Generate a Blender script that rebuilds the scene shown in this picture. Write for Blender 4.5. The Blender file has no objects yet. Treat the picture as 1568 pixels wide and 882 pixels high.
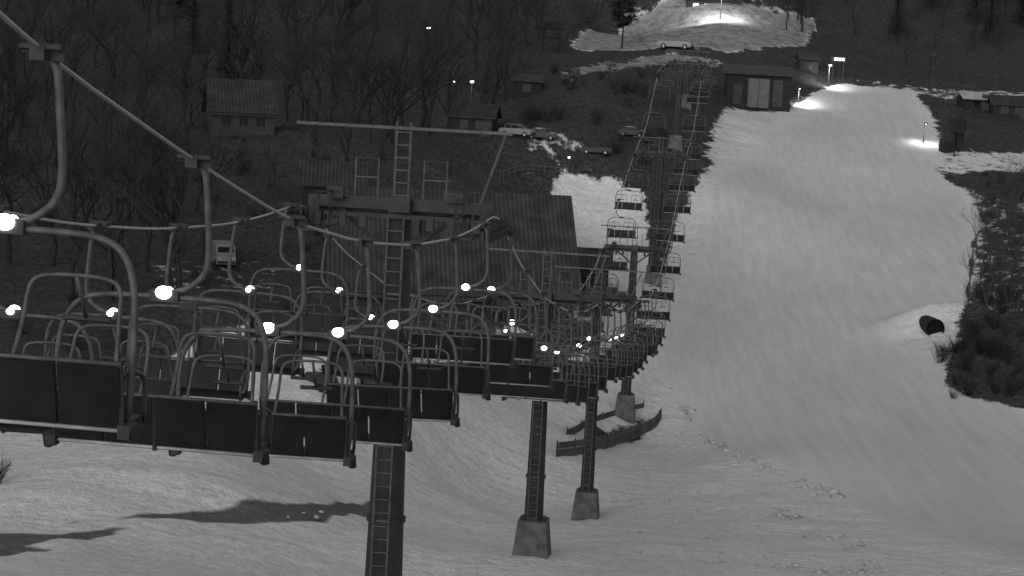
import bpy, math, random
import numpy as np
from mathutils import Vector, Matrix, noise
random.seed(7); np.random.seed(7)
scene=bpy.context.scene
# ------------------------------------------------------------------ camera
CAMZ=25.0; F=2926.0
R=Matrix.Rotation(math.radians(84),3,'X') @ Matrix.Rotation(math.radians(3.0),3,'Z')
cam=bpy.data.cameras.new("camera"); co=bpy.data.objects.new("camera",cam)
scene.collection.objects.link(co); scene.camera=co
cam.sensor_width=36; cam.lens=36*F/1568.0; cam.clip_end=4000; cam.clip_start=0.2
co.matrix_world=Matrix.Translation((0,0,CAMZ)) @ R.to_4x4()
scene.view_settings.view_transform='Standard'; scene.view_settings.look='None'; scene.view_settings.exposure=0

def ray(px,py):
    d=R@Vector(((px-784)/F,-(py-441)/F,-1)); return d/d.y
def P(px,py,D):           # image pixel taken along its camera ray to an estimated forward distance
    d=ray(px,py)*D; return (d.x,D,d.z+CAMZ)

# ------------------------------------------------------------------ terrain points from image pixels and estimated distances
G=[(0,882,62),(-300,882,62),(600,900,72),(815,858,80),(1200,882,80),(1568,882,84),(1900,882,86),
(907,799,108),(200,795,76),(1250,795,106),(1568,795,110),(600,790,92),(860,822,95),(960,822,95),
(0,700,90),(300,700,90),(700,700,112),(960,700,128),(1200,700,126),(1568,700,128),
(963,637,141),(200,630,101),(500,630,114),(750,620,128),(1200,630,141),(1500,630,141),(1800,640,140),
(400,560,116),(700,550,136),(1050,560,151),(1300,560,153),(1550,560,150),
(100,560,108),(100,460,128),(300,500,124),(520,490,136),(800,500,145),(1003,433,174),(1250,430,177),(1480,430,172),(1700,430,165),
(900,410,172),(900,300,195),(1020,300,196),(1250,300,203),(1480,300,205),(1650,300,200),
(1060,215,215),(1120,200,222),(1300,200,232),(1430,215,230),(1568,240,225),
(1160,165,240),(1310,128,258),(1450,140,258),(1568,150,255),
(1033,72,262),(1100,40,278),(1290,60,290),(1500,60,290),(950,75,262),
(0,330,160),(300,300,165),(450,300,170),(380,205,192),(100,200,195),(720,260,190),(720,200,212),
(200,110,235),(500,110,240),(850,235,200),(850,150,225),(850,90,248),(920,120,236),
(860,30,292),(780,20,292),(700,10,290),(905,5,292)]
pts=[P(*g) for g in G]
def W(x,y,z): pts.append((x,y,z+CAMZ))
for w in [(0,0,-9),(-40,0,-9),(50,0,-12),(-2,45,-14),(-45,45,-13),(45,50,-17),(-100,60,-8),(110,60,-14),(-120,140,-6),(130,150,-14),
 (-120,230,6),(130,230,-2),(-30,305,15),(-18,330,17),(22,300,17),(22,330,19),(60,310,18),(110,310,18),(-80,300,17),(-200,300,20),(200,300,20),
 (-200,420,35),(-60,420,28),(8,420,8),(6,350,8),(-22,420,24),(32,420,26),(90,420,36),(200,420,42),(-200,0,-5),(200,0,-8),(-200,150,4),(200,150,-8)]: W(*w)
pts=np.array(pts)
C=7.0
def K(ax,ay,bx,by): return -np.sqrt((ax-bx)**2+(ay-by)**2+C*C)
n=len(pts)
A=np.zeros((n+3,n+3)); A[:n,:n]=K(pts[:,0][:,None],pts[:,1][:,None],pts[:,0][None],pts[:,1][None])-0.5*np.eye(n)
A[:n,n]=1;A[:n,n+1]=pts[:,0]/100;A[:n,n+2]=pts[:,1]/100;A[n:,:n]=A[:n,n:].T
wts=np.linalg.solve(A,np.concatenate([pts[:,2],[0,0,0]]))
BUMPS=[]
def H(x,y):
    x=np.clip(np.asarray(x,float),-200,200); y=np.clip(np.asarray(y,float),-20,420)
    s=x.shape; x=x.ravel(); y=y.ravel(); out=np.empty_like(x)
    for i in range(0,len(x),20000):
        a=x[i:i+20000]; b=y[i:i+20000]
        out[i:i+20000]=K(a[:,None],b[:,None],pts[:,0][None],pts[:,1][None])@wts[:n]+wts[n]+wts[n+1]*a/100+wts[n+2]*b/100
    for (bx,by,rx,ry,hh) in BUMPS:
        out+=hh*np.exp(-((x-bx)/rx)**2-((y-by)/ry)**2)
    return out.reshape(s)
def h(x,y): return float(H(np.array([x]),np.array([y]))[0])
_D=np.linspace(48,418,1400)
def hit(px,py):
    d=ray(px,py); z=CAMZ+d.z*_D; g=H(d.x*_D,_D); i=np.argmax(z<g)
    D=_D[i] if (z<g).any() else 300.0
    return (d.x*D,D,h(d.x*D,D))
b=hit(1440,508); BUMPS.append((b[0],b[1]+2.6,4.2,2.0,1.55))
b=hit(910,160); BUMPS.append((b[0],b[1],6,6,1.8))
b=hit(200,745); BUMPS.append((b[0],b[1],6,2.5,1.0))
b=hit(60,770); BUMPS.append((b[0],b[1],4,2,.6))

# ------------------------------------------------------------------ materials
def mat(name,base,rough=0.7,var=0.25,scale=3.0,metal=0.0,bump=0.0,emit=0.0,coord='Object'):
    m=bpy.data.materials.new(name); m.use_nodes=True; nt=m.node_tree; bs=nt.nodes['Principled BSDF']
    tc=nt.nodes.new('ShaderNodeTexCoord'); nz=nt.nodes.new('ShaderNodeTexNoise'); nz.inputs['Scale'].default_value=scale; nz.inputs['Detail'].default_value=3
    nt.links.new(tc.outputs[coord],nz.inputs['Vector'])
    cr=nt.nodes.new('ShaderNodeValToRGB'); a=base*(1-var); c=base*(1+var)
    cr.color_ramp.elements[0].position=.3; cr.color_ramp.elements[1].position=.7
    cr.color_ramp.elements[0].color=(a,a,a,1); cr.color_ramp.elements[1].color=(c,c,c,1)
    nt.links.new(nz.outputs['Fac'],cr.inputs['Fac']); nt.links.new(cr.outputs['Color'],bs.inputs['Base Color'])
    bs.inputs['Roughness'].default_value=rough; bs.inputs['Metallic'].default_value=metal
    bs.inputs['Specular IOR Level'].default_value=0.25
    if bump:
        bp=nt.nodes.new('ShaderNodeBump'); bp.inputs['Strength'].default_value=bump; nt.links.new(nz.outputs['Fac'],bp.inputs['Height']); nt.links.new(bp.outputs['Normal'],bs.inputs['Normal'])
    if emit:
        bs.inputs['Emission Color'].default_value=(1,1,1,1); bs.inputs['Emission Strength'].default_value=emit
        m.cycles.emission_sampling='NONE'
    return m
M_steel=mat("painted_steel",0.045,0.6,.3,2)
M_tube=mat("galvanised_tube",0.1,0.5,.35,6)
M_rail=mat("bare_metal_rail",0.4,0.4,.2,6)
M_seat=mat("black_vinyl",0.014,0.6,.5,3)
M_rope=mat("steel_rope",0.5,0.5,.2,30)
M_conc=mat("concrete",0.12,0.9,.4,2,bump=.3)
M_mast=mat("mast_steel",0.035,0.7,.5,1.0)
M_glow=mat("lamp_and_reflector_glow",0.8,emit=7)  # emission for bulbs and sign, and for the reflector glint on chairs
M_bark=mat("bark",0.028,0.9,.5,3)
M_birch=mat("birch_bark",0.06,0.9,.6,4)
M_needle=mat("needles",0.02,0.9,.5,2)
M_wood=mat("dark_wood",0.025,0.85,.4,4)
M_woodl=mat("weathered_wood",0.06,0.85,.35,3)
M_plaster=mat("plaster_wall",0.055,0.9,.2,1)
M_glass=mat("window_glass",0.012,0.15,.1,1)
M_snowroof=mat("roof_snow",0.4,0.9,.2,1,bump=.2)
M_carp=mat("car_paint",0.25,0.3,.05,1)
M_card=mat("dark_car_paint",0.04,0.3,.1,1)
M_rub=mat("rubber",0.012,0.8,.1,4)
M_bright=mat("lit_window",0.8,emit=1.2)
M_clod=mat("snow_lumps",0.5,0.9,.3,2,bump=.3)
M_pad=mat("grey_fence_boards",0.09,0.8,.4,1.2)
def roofmat():
    m=mat("corrugated_roof",0.055,0.7,.4,.8); nt=m.node_tree; bs=nt.nodes['Principled BSDF']
    tc=nt.nodes.new('ShaderNodeTexCoord'); wv=nt.nodes.new('ShaderNodeTexWave'); wv.wave_type='BANDS'; wv.bands_direction='X'
    wv.inputs['Scale'].default_value=0.9; wv.inputs['Distortion'].default_value=0.0
    nt.links.new(tc.outputs['Object'],wv.inputs['Vector'])
    mx=nt.nodes.new('ShaderNodeMix'); mx.data_type='RGBA'; mx.blend_type='MULTIPLY'; mx.inputs[0].default_value=.45
    src=bs.inputs['Base Color'].links[0].from_socket
    nt.links.new(src,mx.inputs[6]); nt.links.new(wv.outputs['Color'],mx.inputs[7]); nt.links.new(mx.outputs[2],bs.inputs['Base Color'])
    return m
M_roof=roofmat()

# ------------------------------------------------------------------ mesh builder
class MB:
    def __init__(s): s.v=[];s.f=[];s.m=[]
    def tube(s,path,r,n=6,m=0,cap=True):
        path=[Vector(p) for p in path]; k=len(path); b0=len(s.v)
        rs=r if isinstance(r,(list,tuple)) else [r]*k
        up=None
        for i,p in enumerate(path):
            t=(path[min(i+1,k-1)]-path[max(i-1,0)])
            if t.length<1e-7: t=Vector((0,0,1))
            t.normalize()
            if up is None: up=Vector((1,0,0)) if abs(t.x)<.8 else Vector((0,1,0))
            u=(up-t*up.dot(t)); 
            if u.length<1e-4: u=t.orthogonal()
            u.normalize(); w=t.cross(u); up=u
            for j in range(n):
                a=2*math.pi*(j+.5)/n; s.v.append(tuple(p+(u*math.cos(a)+w*math.sin(a))*rs[i]))
        for i in range(k-1):
            for j in range(n):
                a=b0+i*n+j; c=b0+i*n+(j+1)%n; s.f.append((a,c,c+n,a+n)); s.m.append(m)
        if cap and n>2:
            s.f.append(tuple(b0+j for j in range(n))[::-1]); s.m.append(m)
            s.f.append(tuple(b0+(k-1)*n+j for j in range(n))); s.m.append(m)
    def box(s,c,d,m=0,rot=None,taper=1.0):
        b0=len(s.v); c=Vector(c)
        for z in (-1,1):
            k=taper if z>0 else 1
            for x,y in ((-1,-1),(1,-1),(1,1),(-1,1)):
                p=Vector((x*d[0]/2*k,y*d[1]/2*k,z*d[2]/2)); 
                if rot is not None: p=rot@p
                s.v.append(tuple(c+p))
        for q in ((3,2,1,0),(4,5,6,7),(0,1,5,4),(1,2,6,5),(2,3,7,6),(3,0,4,7)):
            s.f.append(tuple(b0+i for i in q)); s.m.append(m)
    def quad(s,a,b,c,d,m=0):
        b0=len(s.v); s.v+= [tuple(a),tuple(b),tuple(c),tuple(d)]; s.f.append((b0,b0+1,b0+2,b0+3)); s.m.append(m)
    def blob(s,c,r,m=0,seg=10,rings=6,jit=0.0):
        b0=len(s.v); c=Vector(c)
        for i in range(rings+1):
            ph=math.pi*i/rings
            for j in range(seg):
                th=2*math.pi*j/seg; q=1+random.uniform(-jit,jit)
                s.v.append((c.x+r[0]*q*math.sin(ph)*math.cos(th),c.y+r[1]*q*math.sin(ph)*math.sin(th),c.z+r[2]*q*math.cos(ph)))
        for i in range(rings):
            for j in range(seg):
                a=b0+i*seg+j; b=b0+i*seg+(j+1)%seg; s.f.append((a,a+seg,b+seg,b)); s.m.append(m)
    def prism(s,prof,x0,x1,m=0):   # profile in (y,z), extruded along x
        b0=len(s.v); k=len(prof)
        for x in (x0,x1):
            for (y,z) in prof: s.v.append((x,y,z))
        for j in range(k):
            a=b0+j; b=b0+(j+1)%k; s.f.append((a,b,b+k,a+k)); s.m.append(m)
        s.f.append(tuple(b0+j for j in range(k))[::-1]); s.m.append(m)
        s.f.append(tuple(b0+k+j for j in range(k))); s.m.append(m)
    def mesh(s,name,mats,smooth=False):
        me=bpy.data.meshes.new(name); me.from_pydata(s.v,[],s.f); 
        for mm in mats: me.materials.append(mm)
        me.polygons.foreach_set('material_index',s.m)
        if smooth: me.polygons.foreach_set('use_smooth',[True]*len(s.f))
        me.update(); return me
def put(name,me,loc=(0,0,0),rz=0,sc=1,parent=None,rot=None):
    o=bpy.data.objects.new(name,me); scene.collection.objects.link(o)
    o.location=loc; o.rotation_euler=rot if rot else (0,0,rz); o.scale=(sc,sc,sc) if not isinstance(sc,tuple) else sc
    if parent: o.parent=parent
    return o
def empty(name,loc=(0,0,0),rz=0):
    o=put(name,None,loc,rz); o.empty_display_size=.3; return o
def smooth_path(p,k=4):
    p=[Vector(q) for q in p]; out=[]
    for i in range(len(p)-1):
        a=p[max(i-1,0)];b=p[i];c=p[i+1];d=p[min(i+2,len(p)-1)]
        for j in range(k):
            t=j/k; out.append(.5*((2*b)+(c-a)*t+(2*a-5*b+4*c-d)*t*t+(3*b-a-3*c+d)*t**3))
    out.append(p[-1]); return out

# ------------------------------------------------------------------ ground
def poly_px(pp): return [hit(*p)[:2] for p in pp]
def inside(poly,x,y):
    c=np.zeros(x.shape,bool); k=len(poly)
    for i in range(k):
        x1,y1=poly[i];x2,y2=poly[(i+1)%k]
        if y1==y2: continue
        c^=((y1>y)!=(y2>y))&(x<(x2-x1)*(y-y1)/(y2-y1)+x1)
    return c
xs=np.concatenate([np.linspace(-700,-90,20),np.arange(-88,-45,1.6),np.arange(-45,76,.62),np.arange(76,120,1.6),np.linspace(122,700,20)])
ys=np.concatenate([np.linspace(-300,0,8),np.arange(4,56,3),np.arange(56,270,.62),np.arange(270,330,1.5),np.arange(332,425,4),np.linspace(430,1200,12)])
XX,YY=np.meshgrid(xs,ys); ZZ=H(XX,YY)
snow_main=poly_px([(-300,655),(150,640),(230,570),(300,520),(420,495),(560,510),(700,535),(860,505),(895,450),(985,428),(1010,430),(1040,340),(1075,280),(1110,235),(1160,195),(1220,160),(1290,127),(1400,140),(1425,180),(1440,230),(1425,262),(1475,290),(1500,330),(1485,400),(1482,455),(1465,480),(1462,525),(1440,555),(1445,585),(1475,610),(1568,630)])
snow_main+= [(75,135),(110,40),(-110,40)]
p0=hit(-300,655); snow_main+=[(-110,p0[1])]
lot=poly_px([(872,72),(905,45),(960,22),(1000,6),(1150,4),(1250,30),(1230,72),(1120,80)])
road=poly_px([(860,112),(930,95),(1000,84),(1100,92),(1100,102),(1000,98),(930,108),(862,124)])
polys=[snow_main,
 poly_px([(862,262),(940,272),(985,300),(1003,432),(900,445),(885,400),(850,290)]),
 lot,
 poly_px([(1074,242),(1100,180),(1110,165),(1215,168),(1160,200),(1112,246)]),
 poly_px([(1422,232),(1600,232),(1600,262),(1440,268)]),
 poly_px([(780,222),(850,205),(930,228),(840,240)]),
 road,
 poly_px([(1290,118),(1600,140),(1600,165),(1420,150)]),
 poly_px([(1480,300),(1600,290),(1600,480),(1480,480)]),
 poly_px([(200,405),(440,395),(440,440),(220,450)])]
lev=[1,.95,.7,.72,.6,.5,.6,.45,.38,.36]
mask=np.full(XX.shape,.2); mask[XX<-8]=.05; mask[YY>262]=.2
for i,p in enumerate(polys):
    k=inside(p,XX,YY); mask[k]=np.maximum(mask[k],lev[i])
for p in [poly_px([(868,690),(905,655),(1000,630),(1000,650),(900,682)])]: mask[inside(p,XX,YY)]=0.12
for _ in range(3):
    q=mask.copy(); q[1:-1,1:-1]=(mask[1:-1,1:-1]*2+mask[:-2,1:-1]+mask[2:,1:-1]+mask[1:-1,:-2]+mask[1:-1,2:])/6; mask=q
groom=inside(poly_px([(1010,560),(1060,420),(1090,280),(1290,120),(1400,135),(1430,250),(1490,330),(1470,460),(1360,520),(1600,640)])+[(75,120),(60,70),(28,75)]+poly_px([(1290,762),(1120,690)]),XX,YY).astype(float)
for _ in range(5):
    q=groom.copy(); q[1:-1,1:-1]=(groom[:-2,1:-1]+groom[2:,1:-1]+groom[1:-1,:-2]+groom[1:-1,2:])/4; groom=q
dark_area=np.zeros(XX.shape)  # soft-edged areas where the ground is darker and slightly lower
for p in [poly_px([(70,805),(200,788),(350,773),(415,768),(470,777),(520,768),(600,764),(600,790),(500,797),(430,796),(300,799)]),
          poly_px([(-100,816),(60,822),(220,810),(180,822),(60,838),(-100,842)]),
          poly_px([(-60,842),(40,838),(90,846),(-60,852)])]: dark_area[inside(p,XX,YY)]=1
dark_area[inside(lot,XX,YY)]=.56; dark_area[inside(road,XX,YY)]=.55
q=dark_area.copy(); q[1:-1,1:-1]=(dark_area[1:-1,1:-1]*4+dark_area[:-2,1:-1]+dark_area[2:,1:-1]+dark_area[1:-1,:-2]+dark_area[1:-1,2:])/8; dark_area=q
nz=np.zeros(XX.size); xf=XX.ravel(); yf=YY.ravel()
for i in range(XX.size):
    x=xf[i];y=yf[i]
    if 50<y<330 and -90<x<120:
        nz[i]=noise.noise((x*.22,y*.22,0))*.28+noise.noise((x*.7,y*.45,3))*.12+noise.noise((x*1.6,y*1.1,9))*.07
nz=nz.reshape(XX.shape); rough=(1-groom*.95)*(1+.8*(mask<.4))
ZZ=ZZ+nz*rough-dark_area*.1
ny,nx=XX.shape
verts=np.stack([XX.ravel(),YY.ravel(),ZZ.ravel()],1)
idx=np.arange(nx*ny).reshape(ny,nx)
faces=np.stack([idx[:-1,:-1].ravel(),idx[:-1,1:].ravel(),idx[1:,1:].ravel(),idx[1:,:-1].ravel()],1)
me=bpy.data.meshes.new("snowy_ground"); me.from_pydata(verts.tolist(),[],faces.tolist())
me.polygons.foreach_set('use_smooth',[True]*len(faces))
for nm,ar in (("snow",mask),("groomed",groom),("dark_area",dark_area)):
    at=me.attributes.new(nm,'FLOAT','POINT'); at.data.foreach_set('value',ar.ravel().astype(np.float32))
m=bpy.data.materials.new("snow_and_turf"); m.use_nodes=True; nt=m.node_tree; N=nt.nodes.new; L=nt.links.new; bs=nt.nodes['Principled BSDF']
tc=N('ShaderNodeTexCoord')
def nznode(sc,det=6,vec=None,rg=.6):
    q=N('ShaderNodeTexNoise'); q.inputs['Scale'].default_value=sc; q.inputs['Detail'].default_value=det; q.inputs['Roughness'].default_value=rg
    L(vec if vec else tc.outputs['Object'],q.inputs['Vector']); return q.outputs['Fac']
def mth(op,a,b=None):
    q=N('ShaderNodeMath'); q.operation=op
    for i,v in enumerate((a,b)):
        if v is None: continue
        if isinstance(v,(int,float)): q.inputs[i].default_value=v
        else: L(v,q.inputs[i])
    return q.outputs[0]
def ramp(f,p0,c0,p1,c1):
    q=N('ShaderNodeValToRGB'); e=q.color_ramp.elements; e[0].position=p0;e[1].position=p1;e[0].color=(c0,c0,c0,1);e[1].color=(c1,c1,c1,1); L(f,q.inputs['Fac']); return q.outputs['Color']
def mix(f,a,b,bt='MIX'):
    q=N('ShaderNodeMix'); q.data_type='RGBA'; q.blend_type=bt
    for s_,v in ((0,f),(6,a),(7,b)):
        if isinstance(v,(int,float)): q.inputs[s_].default_value=v if s_==0 else (v,v,v,1)
        else: L(v,q.inputs[s_])
    return q.outputs[2]
at=N('ShaderNodeAttribute'); at.attribute_name='snow'; ag=N('ShaderNodeAttribute'); ag.attribute_name='groomed'; aw=N('ShaderNodeAttribute'); aw.attribute_name='dark_area'
nA=nznode(.7,6,rg=.72)
edge=mth('ADD',at.outputs['Fac'],mth('MULTIPLY',mth('SUBTRACT',nA,.5),1.3))
sm=ramp(edge,.42,0,.56,1)
mp=N('ShaderNodeMapping'); L(tc.outputs['Object'],mp.inputs['Vector']); mp.inputs['Scale'].default_value=(.25,1.6,1); mp.inputs['Rotation'].default_value=(0,0,.12)
streak=nznode(1.0,4,mp.outputs['Vector'])
nB=nznode(2.2,6,rg=.8)
loose=mix(.35,ramp(nB,.33,.56,.6,.93),ramp(streak,.33,.64,.62,.92))
mp2=N('ShaderNodeMapping'); L(tc.outputs['Object'],mp2.inputs['Vector']); mp2.inputs['Scale'].default_value=(1.6,.06,1); mp2.inputs['Rotation'].default_value=(0,0,-.1)
gr=mix(.45,ramp(nznode(.12,4),.3,.6,.7,.72),ramp(nznode(1.0,4,mp2.outputs['Vector']),.35,.52,.65,.76))
gr=mix(.15,gr,ramp(nB,.35,.5,.65,.8))
snowc=mix(ag.outputs['Fac'],loose,gr)
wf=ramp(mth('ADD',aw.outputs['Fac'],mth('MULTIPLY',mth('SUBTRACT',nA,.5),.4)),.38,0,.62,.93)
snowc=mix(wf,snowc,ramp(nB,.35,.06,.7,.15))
turf=ramp(nB,.35,.014,.7,.11)
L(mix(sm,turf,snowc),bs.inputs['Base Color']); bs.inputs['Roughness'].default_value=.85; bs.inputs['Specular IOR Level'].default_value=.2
bp=N('ShaderNodeBump'); bp.inputs['Distance'].default_value=.35; L(mth('MULTIPLY',mth('SUBTRACT',1.02,ag.outputs['Fac']),.8),bp.inputs['Strength'])
L(mth('ADD',nznode(1.3,5,rg=.75),mth('MULTIPLY',streak,.6)),bp.inputs['Height']); L(bp.outputs['Normal'],bs.inputs['Normal'])
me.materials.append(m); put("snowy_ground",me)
# hill added behind the ridge to cover the over-bright sky
gx=np.linspace(-500,500,90); gy=np.linspace(620,1150,30); HX,HY=np.meshgrid(gx,gy)
HZ=CAMZ-10+150*np.sin(np.clip((HY-620)/530,0,1)*math.pi/2)**.8
HZ=HZ+np.array([[noise.noise((a*.012,b*.012,4))*22+noise.noise((a*.05,b*.05,7))*5 for a in gx] for b in gy])
v2=np.stack([HX.ravel(),HY.ravel(),HZ.ravel()],1); i2=np.arange(HX.size).reshape(HX.shape)
f2=np.stack([i2[:-1,:-1].ravel(),i2[:-1,1:].ravel(),i2[1:,1:].ravel(),i2[1:,:-1].ravel()],1)
me=bpy.data.meshes.new("sky_cover_hill"); me.from_pydata(v2.tolist(),[],f2.tolist()); me.polygons.foreach_set('use_smooth',[True]*len(f2))
me.materials.append(mat("sky_cover_grey",.35,.95,.25,.03)); put("sky_cover_hill",me)

# snow lumps
mb=MB()
def lump(x,y,r):
    mb.blob((x,y,h(x,y)+r*.1),(r*random.uniform(.8,1.5),r*random.uniform(.7,1.2),r*random.uniform(.5,.8)),0,7,4,.28)
def line(pp,nn,spread,r0,r1):
    w=[hit(*p) for p in pp]
    for _ in range(nn):
        i=random.randrange(len(w)-1); t=random.random(); a=w[i];b=w[i+1]
        lump(a[0]+(b[0]-a[0])*t+random.gauss(0,spread),a[1]+(b[1]-a[1])*t+random.gauss(0,spread),r0+(r1-r0)*random.random()**2)
line([(1040,620),(1075,655),(1120,692),(1170,718),(1290,764)],80,.3,.06,.34)
line([(1180,778),(1240,808),(1350,868)],70,.4,.06,.24)
line([(1140,868),(1568,885)],70,1.2,.04,.18)
line([(850,820),(1100,850)],50,2.5,.04,.14)
line([(900,700),(1250,800)],90,5,.03,.12)
line([(440,790),(550,795)],8,.5,.06,.16)
line([(1000,590),(1050,680)],20,1,.06,.2)
put("snow_clumps",mb.mesh("snow_clumps",[M_clod],True))

# ------------------------------------------------------------------ lift line
S=.1214; X0=-8.28; GA=2.35; YAW=-math.atan(S)
kn=[(2,5.1),(10,2.1),(15.2,.36),(16.4,.02),(20.8,-1.0),(25.1,-1.9),(29.6,-2.5),(34.2,-2.9),(39.2,-3.12),(42.5,-3.1),(45.5,-2.98),(50,-4.5),(57,-6.2),(65,-7.5),(72,-8.3),(80,-8.8),(90,-10.3),(100,-11.3),(109,-11.8),(118,-12.8),(126,-13),(135,-12.5),(142,-11.6),(148,-10.8),(156,-9),(165,-7),(174,-5.4),(190,-3.3),(200,-.1),(208,2.7),(230,3.9),(246,4.3)]
kd=[k[0] for k in kn]; kz=[k[1] for k in kn]
def rz_(D): return CAMZ+sum(float(np.interp(D+o,kd,kz)) for o in (-1,0,1))/3
def lp(D,side): 
    return (X0+S*D+side*GA*math.cos(YAW), D+side*GA*math.sin(YAW), rz_(D))
mb=MB()
for sd in (-1,1):
    mb.tube([lp(D,sd) for D in np.arange(3,247,.8)],.022,6,0)
put("haul_cable",mb.mesh("haul_cable",[M_rope],True))

def chair_mesh(name,lit):
    mb=MB(); cx=-.28
    mb.box((0,0,.02),(.13,.36,.12),0); mb.box((.06,0,.0),(.26,.12,.09),0); mb.box((-.1,0,.05),(.12,.2,.06),0)
    mb.box((.0,.24,-.02),(.09,.16,.06),0); mb.tube([(-.16,-.14,.07),(.2,-.14,.07)],.03,6,0)
    mb.tube(smooth_path([(.03,0,-.02),(.11,0,-.12),(.15,0,-.5),(.18,0,-.95),(.14,0,-1.18),(.0,0,-1.32),(cx+.1,0,-1.4),(cx-.15,0,-1.43)],4),.036,8,1)
    b1=len(mb.v)
    mb.box((cx,0,-1.44),(.3,.14,.12),0)
    fr=[(cx-1.0,.02,-2.98),(cx-1.07,-.1,-2.75),(cx-1.09,-.1,-2.2),(cx-1.06,-.06,-1.85),(cx-.95,-.02,-1.6),(cx-.75,0,-1.49),(cx-.4,0,-1.46),(cx,0,-1.46)]
    mb.tube(smooth_path(fr+[(2*cx-p[0],p[1],p[2]) for p in fr[-2::-1]],3),.03,7,1)
    for i in range(4):
        x=cx-.80+i*.535
        mb.box((x,-.24,-2.67),(.505,.06,.52),2,Matrix.Rotation(.22,3,'X'))
    mb.tube([(cx-1.07,-.31,-2.39),(cx+1.07,-.31,-2.39)],.02,6,1)
    mb.tube([(cx-1.07,-.17,-2.97),(cx+1.07,-.17,-2.97)],.02,6,3)
    for sx in (-1,-.0,1):
        mb.tube([(cx+sx*1.05,-.3,-2.36),(cx+sx*1.05,-.19,-2.99),(cx+sx*1.05,.3,-3.0)],.024,6,0)
    mb.box((cx,.08,-2.95),(2.1,.5,.07),2); mb.tube([(cx-1.06,.34,-2.95),(cx+1.06,.34,-2.95)],.03,6,2)
    for sx in (-1,1):
        mb.box((cx+sx*1.08,-.17,-2.97),(.1,.14,.12),0)
        mb.tube([(cx+sx*1.13,-.2,-2.9),(cx+sx*1.13,-.14,-3.05)],.05,8,0)
        mb.tube(smooth_path([(cx+sx*1.04,-.28,-2.5),(cx+sx*1.06,.05,-2.5),(cx+sx*1.06,.3,-2.62),(cx+sx*1.05,.33,-2.93)],3),.022,6,1)
    for sx in (-1,1):
        a=cx+sx*.95; b=cx+sx*.16
        mb.tube(smooth_path([(a+sx*.04,-.2,-2.45),(a,-.05,-2.1),(a-sx*.02,.02,-1.93),(a-sx*.12,.04,-1.84),((a+b)/2,.05,-1.82),(b+sx*.12,.04,-1.84),(b+sx*.02,.02,-1.93),(b,-.05,-2.15),(b,-.26,-2.42)],3),.019,6,1)
        mb.tube([((a+b)/2,.05,-1.82),((a+b)/2,.3,-2.15)],.018,6,1)
        mb.tube([((a+b)/2-.2,.3,-2.15),((a+b)/2+.2,.3,-2.15)],.022,6,0)
    b2=len(mb.v)
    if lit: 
        mb.blob((cx,-.085,-1.40),(.092,.03,.072),4,14,8); mb.blob((cx,.085,-1.40),(.06,.03,.05),4,12,6)  # glint of the reflector plates put in as emission
    else: mb.box((cx,-.08,-1.40),(.15,.02,.1),1)
    mb.v=[((cx+(x-cx)*1.07 if b1<=i<b2 else x),y,z-.1*min(1,max(0,(-1.9-z)/.4))) for i,(x,y,z) in enumerate(mb.v)]
    return mb.mesh(name,[M_steel,M_tube,M_seat,M_rail,M_glow],True)
def sharpen(me):
    me.polygons.foreach_set('use_smooth',[len(p.vertices)==4 and p.material_index in (1,3,4) for p in me.polygons])
CL=chair_mesh("lift_chair_glint",True); CU=chair_mesh("lift_chair_unlit",False); sharpen(CL); sharpen(CU)
def steps(d0,near):
    out=[];d=d0
    while d<242:
        out.append(d); d+= near if d<126 else (6.5 if d<140 else 8.4)
    return out
for sd,d0,near in ((1,16.25,4.43),(-1,26.7,4.37)):
    for k,D in enumerate(steps(d0,near)):
        x,y,z=lp(D,sd)
        if D<60: lit=True
        elif D<110: lit=(random.random()<.38)
        else: lit=False
        if sd<0 and 33<D<37: lit=False
        put("lift_chair",CL if lit else CU,(x,y,z-.02),0,1,rot=(0,random.gauss(0,.012),YAW+(math.pi if sd<0 else 0)+random.gauss(0,.02)))

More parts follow.
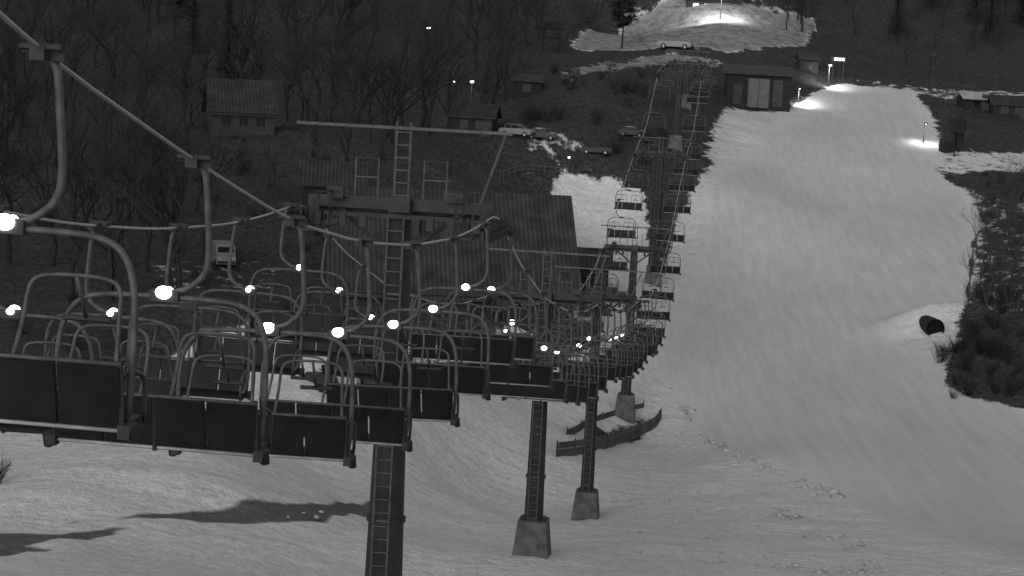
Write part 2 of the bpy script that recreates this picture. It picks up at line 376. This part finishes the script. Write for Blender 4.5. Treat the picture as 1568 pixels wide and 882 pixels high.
def tower(D,ladder=True,gant=1.7,rm=(.27,.44),base=True,nsh=6):
    x=X0+S*D; y=D; zr=rz_(D)-.1; g=h(x,y)-.15
    e=empty("chairlift_tower",(x,y,g),YAW); Ht=zr-g
    def add(nm,mb,mats,sm=False): put(nm,mb.mesh(nm,mats,sm),(0,0,0),0,1,e)
    mb=MB(); mb.tube([(0,0,.2),(0,0,Ht*.33),(0,0,Ht*.66),(0,0,Ht+.15)],[rm[1],rm[1]*.68+rm[0]*.32,rm[1]*.35+rm[0]*.65,rm[0]],10,0)
    for q in (.33,.66): mb.tube([(0,0,Ht*q-.06),(0,0,Ht*q+.06)],rm[1]*(1-q)+rm[0]*q+.05,12,0)
    add("mast",mb,[M_mast])
    if base:
        mb=MB(); mb.box((0,0,.6),(1.7,1.7,2.4),0,None,.72); mb.box((0,0,1.83),(1.0,1.0,.08),1); add("concrete_footing",mb,[M_conc,M_steel])
    if ladder:
        mb=MB(); yy=-rm[1]-.12
        yt=-rm[0]-.14
        for sx in (-.19,.19): mb.tube([(sx-.02,yy,.6),(sx-.02,yt,Ht)],.024,5,0)
        k=int(Ht/.32)
        for i in range(2,k): 
            t=i/k; mb.tube([(-.21,yy+(yt-yy)*t,Ht*t),(.17,yy+(yt-yy)*t,Ht*t)],.016,4,0)
        for i in range(1,6):
            t=i/6; mb.box((0,(yy+(yt-yy)*t)/2-.1,Ht*t),(.3,.2,.05),0)
        add("ladder",mb,[M_tube])
    mb=MB()
    mb.box((0,0,Ht+.28),(2*GA-.25,.26,.26),0); mb.box((0,.45,Ht+.05),(2*GA-.6,.1,.12),0); mb.box((0,-.4,Ht+.02),(2*GA-1.2,.08,.1),0)
    mb.box((.05,-.34,Ht+.3),(.5,.3,.35),0); mb.box((-1.5,-.25,Ht+.5),(.35,.3,.25),0); mb.box((1.35,-.2,Ht+.52),(.4,.3,.2),0)
    for sx in (-1,1):
        mb.box((sx*(GA-.28),0,Ht+.02),(.22,.34,.5),0)
        mb.tube([(sx*.2,0,Ht-.9),(sx*1.5,0,Ht+.15)],.06,6,0)
        mb.tube([(sx*.3,-.4,Ht+.02),(sx*1.2,.45,Ht+.05)],.035,5,0)
        for q in (.8,1.3,1.9): mb.box((sx*q,-.42,Ht-.12),(.16,.14,.3),0)
    add("crossarm",mb,[M_steel])
    mb=MB()
    for sx in (-1,1):
        X=sx*GA; Ln=nsh*.52
        mb.box((X-sx*.13,0,-.24+Ht),(.07,Ln,.16),0)
        for i in range(nsh):
            yy=(i-(nsh-1)/2)*.52; zc=Ht-.17
            mb.tube([(X-.05,yy,zc),(X+.05,yy,zc)],.235,14,1)
            mb.tube([(X-.11,yy,zc),(X+.09,yy,zc)],.05,8,0)
        xi=X-sx*.55
        mb.box((xi,0,Ht-.3),(.42,Ln+.5,.05),0)
        for yy in (-Ln/2-.2,-Ln/6,Ln/6,Ln/2+.2):
            mb.tube([(xi-sx*.2,yy,Ht-.3),(xi-sx*.2,yy,Ht+.55)],.022,5,1)
            mb.tube([(xi+sx*.2,yy,Ht-.3),(xi+sx*.2,yy,Ht+.35)],.022,5,0)
        for zz in (.12,.55): mb.tube([(xi-sx*.2,-Ln/2-.2,Ht+zz),(xi-sx*.2,Ln/2+.2,Ht+zz)],.022,5,1)
    add("sheave_trains",mb,[M_steel,M_mast])
    mb=MB(); T=Ht+.4+gant
    if gant>0:
        for sx in (-.17,.17): mb.tube([(sx,0,Ht+.3),(sx,0,T+.15)],.03,5,0)
        for i in range(int(gant/.3)+1): mb.tube([(-.17,0,Ht+.5+i*.3),(.17,0,Ht+.5+i*.3)],.018,4,0)
        mb.box((0,0,T),(2*GA+.5,.08,.07),0)
        mb.tube([(GA-.45,0,Ht+.35),(GA+.1,0,T)],.035,5,0)
        for sx in (-1,1):
            a=sx*.55;b=sx*1.1; mb.tube([(a,-.1,Ht+.4),(a,-.1,Ht+1.35),(b,-.1,Ht+1.35),(b,-.1,Ht+.4)],.024,5,0)
            mb.tube([(a,-.1,Ht+.9),(b,-.1,Ht+.9)],.018,4,0)
    add("lifting_gantry",mb,[M_tube])
tower(45.5,rm=(.28,.5))
tower(80,rm=(.27,.44)); tower(109,rm=(.27,.42),gant=1.4); tower(142,rm=(.27,.42),gant=1.4)
tower(174,rm=(.3,.6),gant=1.2,ladder=True,nsh=8); tower(207,rm=(.3,.4),gant=1.6,nsh=8); tower(228,gant=1.2,nsh=8)

# ------------------------------------------------------------------ trees
def bare_tree(seed,ht,spread,mat_,depth=6):
    rnd=random.Random(seed); mb=MB()
    def grow(p,d,l,r,k):
        mid=p+d*l*.5+Vector((rnd.gauss(0,.04),rnd.gauss(0,.04),0))*l
        e=p+(d+Vector((rnd.gauss(0,.1),rnd.gauss(0,.1),.05))).normalized()*l
        mb.tube([p,mid,e],[r,r*.85,r*.62],5 if k>4 else 3,0,False)
        if k==0: return
        nb=rnd.choice((2,3,3)) if k<depth else 4
        for i in range(nb):
            t=rnd.uniform(.45,1) if i else 1
            q=p+(e-p)*t
            nd=(d+Vector((rnd.gauss(0,spread),rnd.gauss(0,spread),rnd.uniform(-.15,.35)))).normalized()
            grow(q,nd,l*rnd.uniform(.6,.85),r*.6*(1 if i==0 else .85),k-1)
    grow(Vector((0,0,-.3)),Vector((0,0,1)),ht*.28,ht*.014,depth)
    return mb.mesh("bare_tree_mesh",[mat_])
BT=[bare_tree(i,11.5,.5 if i%2 else .4,M_bark,6 if i==0 else 5) for i in range(6)]
BB=[bare_tree(30+i,9,.3,M_birch,5) for i in range(3)]
def conifer(seed,ht=10,rad=2.2):
    rnd=random.Random(seed); mb=MB(); mb.tube([(0,0,-.3),(0,0,ht*.5),(0,0,ht)],[ht*.016,ht*.01,.01],6,0)
    z=ht*.12
    while z<ht*.99:
        t=z/ht; L_=rad*(1-t)**.85*rnd.uniform(.75,1.1)+.1
        for i in range(8):
            a=rnd.uniform(0,6.28); dr=Vector((math.cos(a),math.sin(a),0)); sd=Vector((-dr.y,dr.x,0)); l=L_*rnd.uniform(.6,1.15)
            for j in range(5):
                u=(j+.5)/5; c=dr*l*u+Vector((0,0,z-.28*l*u*u+rnd.uniform(-.08,.08))); w=.30*(1.15-u)*min(1,l)+.06
                f=dr*l*.14; dz=Vector((0,0,rnd.uniform(-.16,.02)))
                mb.quad(c-f-sd*w*.4,c+sd*rnd.uniform(-.1,.1)*w-sd*w+dz,c+f+dz*.5,c+sd*w+dz,1)
        z+=ht*.022
    return mb.mesh("conifer_mesh",[M_bark,M_needle])
CN=[conifer(i) for i in range(3)]
def pine(seed,ht=7):
    rnd=random.Random(seed); mb=MB(); mb.tube([(0,0,-.3),(.05,0,ht*.5),(0,.1,ht*.9)],[.14,.1,.04],6,0)
    for i in range(46):
        z=ht*rnd.uniform(.42,.97); a=rnd.uniform(0,6.28); l=2.1*math.sin(math.pi*min(1,(1.02-z/ht)/.62))**.6*rnd.uniform(.5,1)+.25
        e=Vector((math.cos(a)*l,math.sin(a)*l,z+.2*l)); mb.tube([(0,0,z-.2),e],[.035,.01],3,0,False)
        for j in range(60):
            c=Vector((0,0,z)).lerp(e,rnd.uniform(.35,1.05))+Vector((rnd.gauss(0,.22),rnd.gauss(0,.22),rnd.gauss(0,.15)))
            u=Vector((rnd.gauss(0,1),rnd.gauss(0,1),rnd.gauss(0,.6))).normalized()*.17; v=u.orthogonal().normalized()*.08
            mb.quad(c-u,c-v,c+u,c+v,1)
    return mb.mesh("pine_mesh",[M_bark,M_needle])
def shrub(seed,mat_=None,ht=2.2,nst=40):
    rnd=random.Random(seed); mb=MB()
    for i in range(nst):
        a=rnd.uniform(0,6.28); r=rnd.uniform(0,.5); p=Vector((math.cos(a)*r,math.sin(a)*r,-.1)); d=Vector((math.cos(a)*rnd.uniform(.1,.7),math.sin(a)*rnd.uniform(.1,.7),1)).normalized(); l=ht*rnd.uniform(.5,1)
        e=p+d*l; mb.tube([p,p+d*l*.5+Vector((0,0,.05)),e],[.02,.014,.005],3,0,False)
        for j in range(5):
            q=p+d*l*rnd.uniform(.3,1); mb.tube([q,q+(d+Vector((rnd.gauss(0,.5),rnd.gauss(0,.5),0))).normalized()*l*.3],[.01,.004],3,0,False)
    return mb.mesh("shrub_mesh",[mat_ or M_bark])
SH=[shrub(i) for i in range(3)]
def plant(parent,meshes,px,D,s,name="tree"):
    x=ray(px,300).x*D; put(name,random.choice(meshes),(x,D,h(x,D)),random.uniform(0,6.3),s*random.uniform(.8,1.2),parent)
e=empty("bare_forest")
c=0
while c<200:
    D=random.uniform(128,296); px=random.uniform(-120,820)
    if D<165 and px>420: continue
    if D<150 and px>300: continue
    if D<200 and px>700: continue
    if 770<px and D<240: continue
    if 415<px and D<178: continue
    if 310<px<475 and 150<D<202: continue
    plant(e,BT,px,D,random.uniform(.9,1.4)); c+=1
for i in range(24):
    D=random.uniform(120,200); px=random.uniform(-60,430); plant(e,BT,px,D,random.uniform(.3,.5),"sapling")
e=empty("conifer_forest")
for i in range(26):
    D=random.uniform(285,330); px=random.uniform(1280,1650); plant(e,CN,px,D,random.uniform(.8,1.4),"conifer")
for i in range(7):
    D=random.uniform(200,280); px=random.uniform(-60,420); plant(e,CN,px,D,random.uniform(.9,1.3),"conifer")
e=empty("hilltop_trees")
for i in range(55):
    D=random.uniform(282,320); px=random.uniform(1180,1650); plant(e,BT,px,D,random.uniform(.6,1.0),"bare_tree")
for i in range(14):
    D=random.uniform(296,320); px=random.uniform(900,1060); plant(e,BT,px,D,random.uniform(.6,.9),"bare_tree")
e=empty("undergrowth")
c=0
while c<210:
    r=random.random()
    if r<.27: px=random.uniform(-60,500);D=random.uniform(112,200)
    elif r<.5: px=random.uniform(780,1010);D=random.uniform(200,250)
    elif r<.8: px=random.uniform(1455,1640);D=random.uniform(144,166)
    else: px=random.uniform(1500,1640);D=random.uniform(170,215)
    if r<.27 and px>200 and D<132: continue
    if .5<r<.8 and px<1500 and D>157: continue
    plant(e,SH,px,D,random.uniform(.35,.95),"shrub"); c+=1
for px,D,s in ((1492,168,.6),(1512,172,.9),(1530,168,.9),(1545,174,1.0),(1560,170,1.0),(1518,185,.8),(1550,186,1.1),(1533,190,1.0),(1575,160,1.0),(1590,178,1.1),(1502,180,.7),(1525,160,.8),(1556,158,.8)):
    x=ray(px,300).x*D; put("birch_tree",random.choice(BB),(x,D,h(x,D)),random.uniform(0,6),s)
def on(px,py): return hit(px,py)
p=on(952,74); put("pine_tree",pine(5),p,.5,.95); 
for (px,py,s) in ((1240,75,.55),(1388,105,.8),(1425,118,.8),(855,75,.5)):
    p=on(px,py); put("bare_tree",random.choice(BT),p,random.uniform(0,6),s)
p=on(-14,745); put("roadside_bush",SH[1],p,0,.7)

# ------------------------------------------------------------------ buildings
def house(name,loc,w,d,wh,rh,rz,wall,roof,over=.4,windows=3,door=True,snow=False,mono=False,lit=False):
    e=empty(name,loc,rz)
    def add(nm,mb,mats): put(nm,mb.mesh(nm,mats),(0,0,0),0,1,e)
    mb=MB()
    if mono: prof=[(0,-1.5),(d,-1.5),(d,wh+rh),(0,wh)]
    else: prof=[(0,-1.5),(d,-1.5),(d,wh),(d/2,wh+rh),(0,wh)]
    mb.prism(prof,-w/2,w/2,0); add("walls",mb,[wall])
    mb=MB(); t=.16
    if mono:
        s=rh/d; mb.prism([(-over,wh-over*s+.01),(d+over,wh+rh+over*s+.01),(d+over,wh+rh+over*s+t),(-over,wh-over*s+t)],-w/2-over,w/2+over,0)
    else:
        s=rh/(d/2)
        mb.prism([(-over,wh-over*s+.01),(d/2,wh+rh+.01),(d+over,wh-over*s+.01),(d+over,wh-over*s+t),(d/2,wh+rh+t),(-over,wh-over*s+t)],-w/2-over,w/2+over,0)
    add("roof",mb,[M_snowroof if snow else roof])
    mb=MB()
    for i in range(windows):
        x=-w/2+w*(i+.8)/(windows+.6); zc=wh*.58
        mb.box((x,-.02,zc),(1.0,.05,.95),1); mb.box((x,-.05,zc),(.86,.03,.8),2); mb.box((x,-.07,zc),(.05,.02,.8),1)
    add("windows",mb,[M_wood,M_woodl,M_bright if lit else M_glass])
    if door:
        mb=MB(); mb.box((w*.36,-.03,1.0),(1.0,.06,2.05),0); mb.box((w*.36,-.06,2.1),(1.2,.1,.12),1); add("door",mb,[M_woodl,M_wood])
    mb=MB()
    mb.tube([(-w/2-over,-over-.06,wh-.12),(w/2+over,-over-.06,wh-.12)],.07,6,0); add("gutter",mb,[M_steel])
    return e
x=P(690,440,143)
e=house("ski_lodge",(x[0]+.4,143,P(697,448,143)[2]-3.9),18.2,15,3.9,7.1,.14,M_wood,M_roof,.6,5)
mb=MB()
mb.box((-3,4.2,8.6),(.7,.7,2.0),0); mb.box((-3,4.2,9.65),(.9,.9,.12),1)
put("chimney",mb.mesh("chimney",[M_steel,M_wood]),(0,0,0),0,1,e)
p=on(915,447); house("lodge_annex",(p[0]-1.5,p[1]-2,p[2]-.3),4.5,5,2.6,1.2,-.05,M_wood,M_roof,.3,1)
p=on(455,430); house("wooden_cabin",(p[0],168,h(p[0],168)-.5),5.2,5,2.6,1.8,.1,M_wood,M_roof,.4,2)
p=on(372,208); house("village_house",(p[0],p[1],p[2]),6.2,7,2.4,3.0,.25,M_plaster,M_roof,.5,3)
p=on(400,248); house("barn",(p[0],p[1]+2,p[2]-1.3),8,4,1.5,1.2,.05,M_woodl,M_roof,.4,0,False)
p=on(722,208); house("small_hut",(p[0],p[1],p[2]),4.2,5,2.0,1.2,-.1,M_wood,M_roof,.4,2)
p=on(806,150); house("garden_shed",(p[0],p[1],p[2]),3.2,3,2.0,.6,.0,M_wood,M_woodl,.3,1,False)
p=on(1160,165); e=house("lift_station_hut",(p[0],p[1],p[2]-.1),8.0,5,4.3,.9,-.05,M_wood,M_steel,.5,0,False,mono=True)
mb=MB(); mb.box((.0,-.06,1.9),(2.7,.1,3.6),0); mb.box((-1.35,-.13,1.9),(.08,.05,3.7),1); mb.box((0,-.13,1.9),(.06,.05,3.6),1); mb.box((1.35,-.13,1.9),(.08,.05,3.7),1); mb.box((2.4,-.06,2.0),(1.2,.08,3.3),2)
mb.box((-2.6,-.06,1.6),(1.1,.08,2.6),1)
put("sliding_door",mb.mesh("sliding_door",[mat("pale_panel",.13),M_steel,M_woodl]),(0,0,0),0,1,e)
p=on(1240,118); house("ticket_booth",(p[0],p[1]+2,p[2]),2.4,2.4,2.5,.6,0,M_wood,M_steel,.3,1,True)
p=on(1095,22); house("hilltop_lodge",(p[0],p[1]+4,p[2]-.5),8,6,3.0,2.2,0,M_plaster,M_roof,.5,4,True,lit=True)
p=on(1495,170); house("equipment_hut",(p[0],p[1],p[2]),3.2,3,1.5,.8,.15,M_wood,M_roof,.4,1,snow=True)
p=on(1548,182); house("equipment_hut",(p[0],p[1],p[2]),4.6,3.5,1.8,1.0,-.1,M_wood,M_roof,.4,2)
p=on(1458,236); e=empty("snow_cannon",p,.5); e.scale=(1.5,)*3; mb=MB()
for a in (0,2.1,4.2): mb.tube([(math.cos(a)*.9,math.sin(a)*.9,-.3),(0,0,1.1)],.06,5,0)
mb.tube([(0,-.7,2.3),(0,.2,2.2),(0,.6,2.15)],[.7,.56,.3],14,0); mb.tube([(0,0,1.0),(0,0,1.8)],.14,8,0); mb.box((.7,.2,1.2),(.6,.5,1.3),0); mb.box((-.1,.5,.5),(1.1,.7,.9),0)
put("fan",mb.mesh("fan",[M_wood]),(0,0,0),0,1,e)
p=on(845,80); e=empty("wooden_lookout",p); mb=MB()
for sx in (-1.1,1.1):
    for sy in (-.8,.8): mb.box((sx,sy,1.5),(.22,.22,3.2),0)
mb.box((0,0,1.9),(2.6,2.0,.12),0); mb.box((0,-.85,2.4),(2.4,.08,.1),0); mb.prism([(-1.3,3.0),(1.3,3.0),(0,3.9)],-1.5,1.5,0)
put("frame",mb.mesh("frame",[M_wood]),(0,0,0),0,1,e)

# ------------------------------------------------------------------ vehicles
def car(name,px,py,rz,paint,sc=1,snow=False):
    p=on(px,py); e=empty(name,p,rz); e.scale=(sc,)*3
    mb=MB()
    body=[(-2.1,.35),(-2.15,.75),(-2.0,.95),(-1.0,1.02),(1.9,1.0),(2.12,.85),(2.15,.4),(1.75,.3),(-1.75,.3)]
    mb.prism(body,-.85,.85,0)
    cab=[(-1.15,1.0),(-.45,1.45),(1.25,1.48),(1.95,1.0)]
    mb.prism(cab,-.72,.72,1)
    mb.prism([(-.5,1.44),(-.42,1.5),(1.22,1.53),(1.3,1.47)],-.68,.68,0)
    for yy in (-.55,.45,1.3): 
        for sx in (-.73,.73): mb.tube([(sx*1.1,yy,1.0),(sx*.98,yy+(.2 if yy<0 else 0),1.46)],.04,4,0)
    me=mb.mesh("body",[paint,M_glass]); o=put("body",me,(0,0,0),0,1,e)
    bv=o.modifiers.new("b",'BEVEL'); bv.width=.07; bv.segments=2
    mb=MB()
    for yy in (-1.35,1.3):
        for sx in (-.8,.8): mb.tube([(sx-.1,yy,.33),(sx+.1,yy,.33)],.33,14,0); mb.tube([(sx-.12,yy,.33),(sx+.12,yy,.33)],.18,10,1)
    put("wheels",mb.mesh("wheels",[M_rub,M_rail]),(0,0,0),0,1,e)
    mb=MB()
    for sx in (-.62,.62): mb.box((sx,-2.13,.75),(.35,.06,.15),0); mb.box((sx,2.13,.78),(.3,.06,.15),0)
    mb.box((0,-2.17,.45),(1.5,.06,.15),1); mb.tube([(-.5,-.3,1.58),(-.5,1.2,1.6)],.03,5,1); mb.tube([(.5,-.3,1.58),(.5,1.2,1.6)],.03,5,1)
    put("trim",mb.mesh("trim",[M_rail,M_steel]),(0,0,0),0,1,e)
    if snow:
        mb=MB(); mb.blob((0,.4,1.5),(.75,1.0,.16),0,12,6,.05); mb.blob((0,-1.5,1.0),(.7,.6,.1),0,12,6,.05); put("snow_cover",mb.mesh("snow_cover",[M_snowroof],True),(0,0,0),0,1,e)
car("parked_car",1033,76,1.35,M_carp,1.1); car("parked_car",791,210,1.2,M_carp,.85); car("parked_car",829,216,1.45,M_card,.75,True); car("parked_car",912,238,1.5,M_card,.75); car("parked_car",968,210,1.3,M_card,.7,True)
p=on(343,408); e=empty("parked_van",(p[0],p[1],p[2]),.3); mb=MB()
mb.prism([(-1.2,.3),(-1.3,1.1),(-.9,1.25),(-.5,2.1),(3.6,2.15),(3.7,.3)],-.9,.9,0); mb.box((0,-.78,1.66),(1.5,.05,.55),1,Matrix.Rotation(-.44,3,'X')); 
for sx in (-.65,.65): mb.box((sx,-1.31,.85),(.35,.06,.2),2)
mb.box((0,-1.31,.5),(1.6,.08,.18),3)
for yy in (-.5,2.8):
    for sx in (-.85,.85): mb.tube([(sx-.1,yy,.34),(sx+.1,yy,.34)],.34,12,3)
put("body",mb.mesh("body",[M_carp,M_glass,M_rail,M_rub]),(0,0,0),0,.8,e)
p=on(492,598); e=empty("snowmobile",p,.6); mb=MB()
mb.prism([(-1.4,.35),(-1.1,.75),(-.4,1.0),(.0,.8),(1.2,.75),(1.4,.5),(1.3,.3)],-.32,.32,0)
mb.prism([(-.75,.85),(-.45,1.35),(-.38,1.35),(-.55,.85)],-.28,.28,1)
mb.box((0,.6,.15),(.45,1.8,.28),2); mb.tube([(-.38,-.35,1.12),(0,-.3,1.05),(.38,-.35,1.12)],.03,5,2)
for sx in (-.45,.45):
    mb.tube([(sx,-1.9,.2),(sx,-1.6,.05),(sx,-.6,.05)],.07,6,2); mb.tube([(sx,-1.1,.08),(sx*.6,-1.0,.5)],.035,5,2)
put("body",mb.mesh("body",[M_card,M_glass,M_rub]),(0,0,0),0,1.1,e)

# ------------------------------------------------------------------ fences, poles, culvert
def fence(name,pp,hh,post,solid=True,mats=(M_wood,M_steel),sub=8):
    w=[Vector(hit(*p)) for p in pp]; path=smooth_path(w,sub); mb=MB()
    path=[Vector((q.x,q.y,h(q.x,q.y))) for q in path]
    for i,q in enumerate(path):
        if i%post==0: mb.tube([q+Vector((0,0,-.2)),q+Vector((0,0,hh+.15))],.045,6,0)
    if solid:
        for a,b in zip(path[:-1],path[1:]):
            d=(b-a); nrm=Vector((-d.y,d.x,0)).normalized()*.03
            for z0,z1 in ((-.1,hh*.48),(hh*.52,hh)):
                for sgn in (-1,1):
                    mb.quad(a+nrm*sgn+Vector((0,0,z0)),b+nrm*sgn+Vector((0,0,z0)),b+nrm*sgn+Vector((0,0,z1)),a+nrm*sgn+Vector((0,0,z1)),1)
                mb.quad(a-nrm+Vector((0,0,z1)),b-nrm+Vector((0,0,z1)),b+nrm+Vector((0,0,z1)),a+nrm+Vector((0,0,z1)),1)
    else:
        for z in (hh*.5,hh): mb.tube([q+Vector((0,0,z)) for q in path],.05,4,0,False)
    put(name,mb.mesh(name,list(mats)))
fence("board_fence",[(852,700),(890,694),(925,686),(965,674),(1000,660),(1012,645)],.9,6,mats=(M_wood,M_pad))
fence("board_fence",[(868,668),(900,652),(945,638),(985,627)],.45,6,mats=(M_wood,M_pad))
fence("wooden_fence",[(1290,102),(1380,118),(1470,128),(1600,142)],1.1,2,False)
fence("guard_rail",[(765,278),(800,266),(862,270)],.8,2,False,mats=(M_tube,M_tube))
fence("wooden_fence",[(862,70),(885,45),(915,15)],1.1,3,False)
p=on(1430,512); e=empty("culvert_pipe",(p[0],p[1]+.1,p[2]+.5),.1); mb=MB()
n0=22; MP=mat("pipe_shade_black",.003)
def ring(r,y): 
    b0=len(mb.v)
    for j in range(n0): a=6.2832*j/n0; mb.v.append((r*math.cos(a),y,r*math.sin(a)))
    return b0
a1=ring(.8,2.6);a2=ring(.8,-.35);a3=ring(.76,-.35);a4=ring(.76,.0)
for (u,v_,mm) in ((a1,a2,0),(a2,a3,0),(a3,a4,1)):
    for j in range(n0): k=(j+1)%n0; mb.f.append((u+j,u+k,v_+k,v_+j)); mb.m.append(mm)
mb.f.append(tuple(range(a4,a4+n0))); mb.m.append(1)  # near-black cap close to the mouth; the pipe's inner shade is its colour
put("pipe",mb.mesh("pipe",[M_wood,MP]),(0,0,0),0,1,e)
def pole(name,px,py,ht,lamp=None,power=0,bulb=.12,spot=None,off=.6):
    p=on(px,py); e=empty(name,p); mb=MB(); mb.tube([(0,0,-.3),(0,0,ht)],[.08,.05],8,0)
    if lamp: mb.tube([(0,0,ht-.1),(0,-off/2,ht+.05),(0,-off,ht)],.04,6,0); mb.box((0,-off,ht+.02),(.45,.35,.12),0)
    else: mb.box((0,-.1,ht-.5),(.4,.3,.6),0)
    put("pole",mb.mesh("pole",[M_steel]),(0,0,0),0,1,e)
    if lamp:
        mb=MB(); mb.blob((0,-off,ht-.1),(bulb,bulb,bulb*.7),0,10,6); put("bulb",mb.mesh("bulb",[M_glow],True),(0,0,0),0,1,e)
        if power:
            l=bpy.data.lights.new("lamp",'SPOT'); l.energy=power; l.spot_size=math.radians(150); l.spot_blend=1; l.shadow_soft_size=.3
            lo=bpy.data.objects.new("lamp",l); scene.collection.objects.link(lo); lo.parent=e; lo.location=(0,-off-.15,ht-.35)
            lo.rotation_euler=spot or (math.radians(20),0,0)
    return e
pole("trail_pole",1480,495,5.5); pole("trail_pole",1487,420,3.2); pole("trail_pole",1425,135,5)
pole("floodlight",1268,134,3.0,True,1300,.2,(math.radians(50),0,0)); pole("floodlight",1222,160,2.0,True,1000,.08,(math.radians(35),math.radians(-20),0))
pole("floodlight",1414,219,2.3,True,420,.05,(math.radians(5),0,0))
pole("street_lamp",1103,30,4.5,True,5500,.28)
pole("street_lamp",653,120,6.2,True,15,.22); pole("street_lamp",720,180,4.2,True,150,.24); pole("street_lamp",693,180,4.2,True,10,.12); pole("street_lamp",870,262,1.4,True,10,.12)
p=on(1283,122); e=empty("illuminated_sign",(p[0],p[1]+.5,p[2]),-.2); mb=MB()
for sx in (-.7,.7): mb.box((sx,0,1.4),(.1,.1,2.9),0)
mb.box((0,0,2.7),(2.0,.25,.7),0); mb.box((.1,-.15,2.7),(1.3,.05,.3),1); put("panel",mb.mesh("panel",[M_steel,M_glow]),(0,0,0),0,1,e)

# ------------------------------------------------------------------ sky + dusk light
w=bpy.data.worlds.new("World"); scene.world=w; w.use_nodes=True; nt=w.node_tree; bg=nt.nodes['Background']
sk=nt.nodes.new('ShaderNodeTexSky'); sk.sky_type='NISHITA'; sk.sun_disc=False; sk.sun_elevation=math.radians(12); sk.sun_rotation=math.radians(200)
bw=nt.nodes.new('ShaderNodeRGBToBW'); nt.links.new(sk.outputs[0],bw.inputs[0]); nt.links.new(bw.outputs[0],bg.inputs['Color']); bg.inputs['Strength'].default_value=.145
sn=bpy.data.lights.new("sun",'SUN'); sn.energy=.45; sn.angle=math.radians(25); so=bpy.data.objects.new("sun",sn); scene.collection.objects.link(so)
so.rotation_euler=(math.radians(60),0,math.radians(-20))
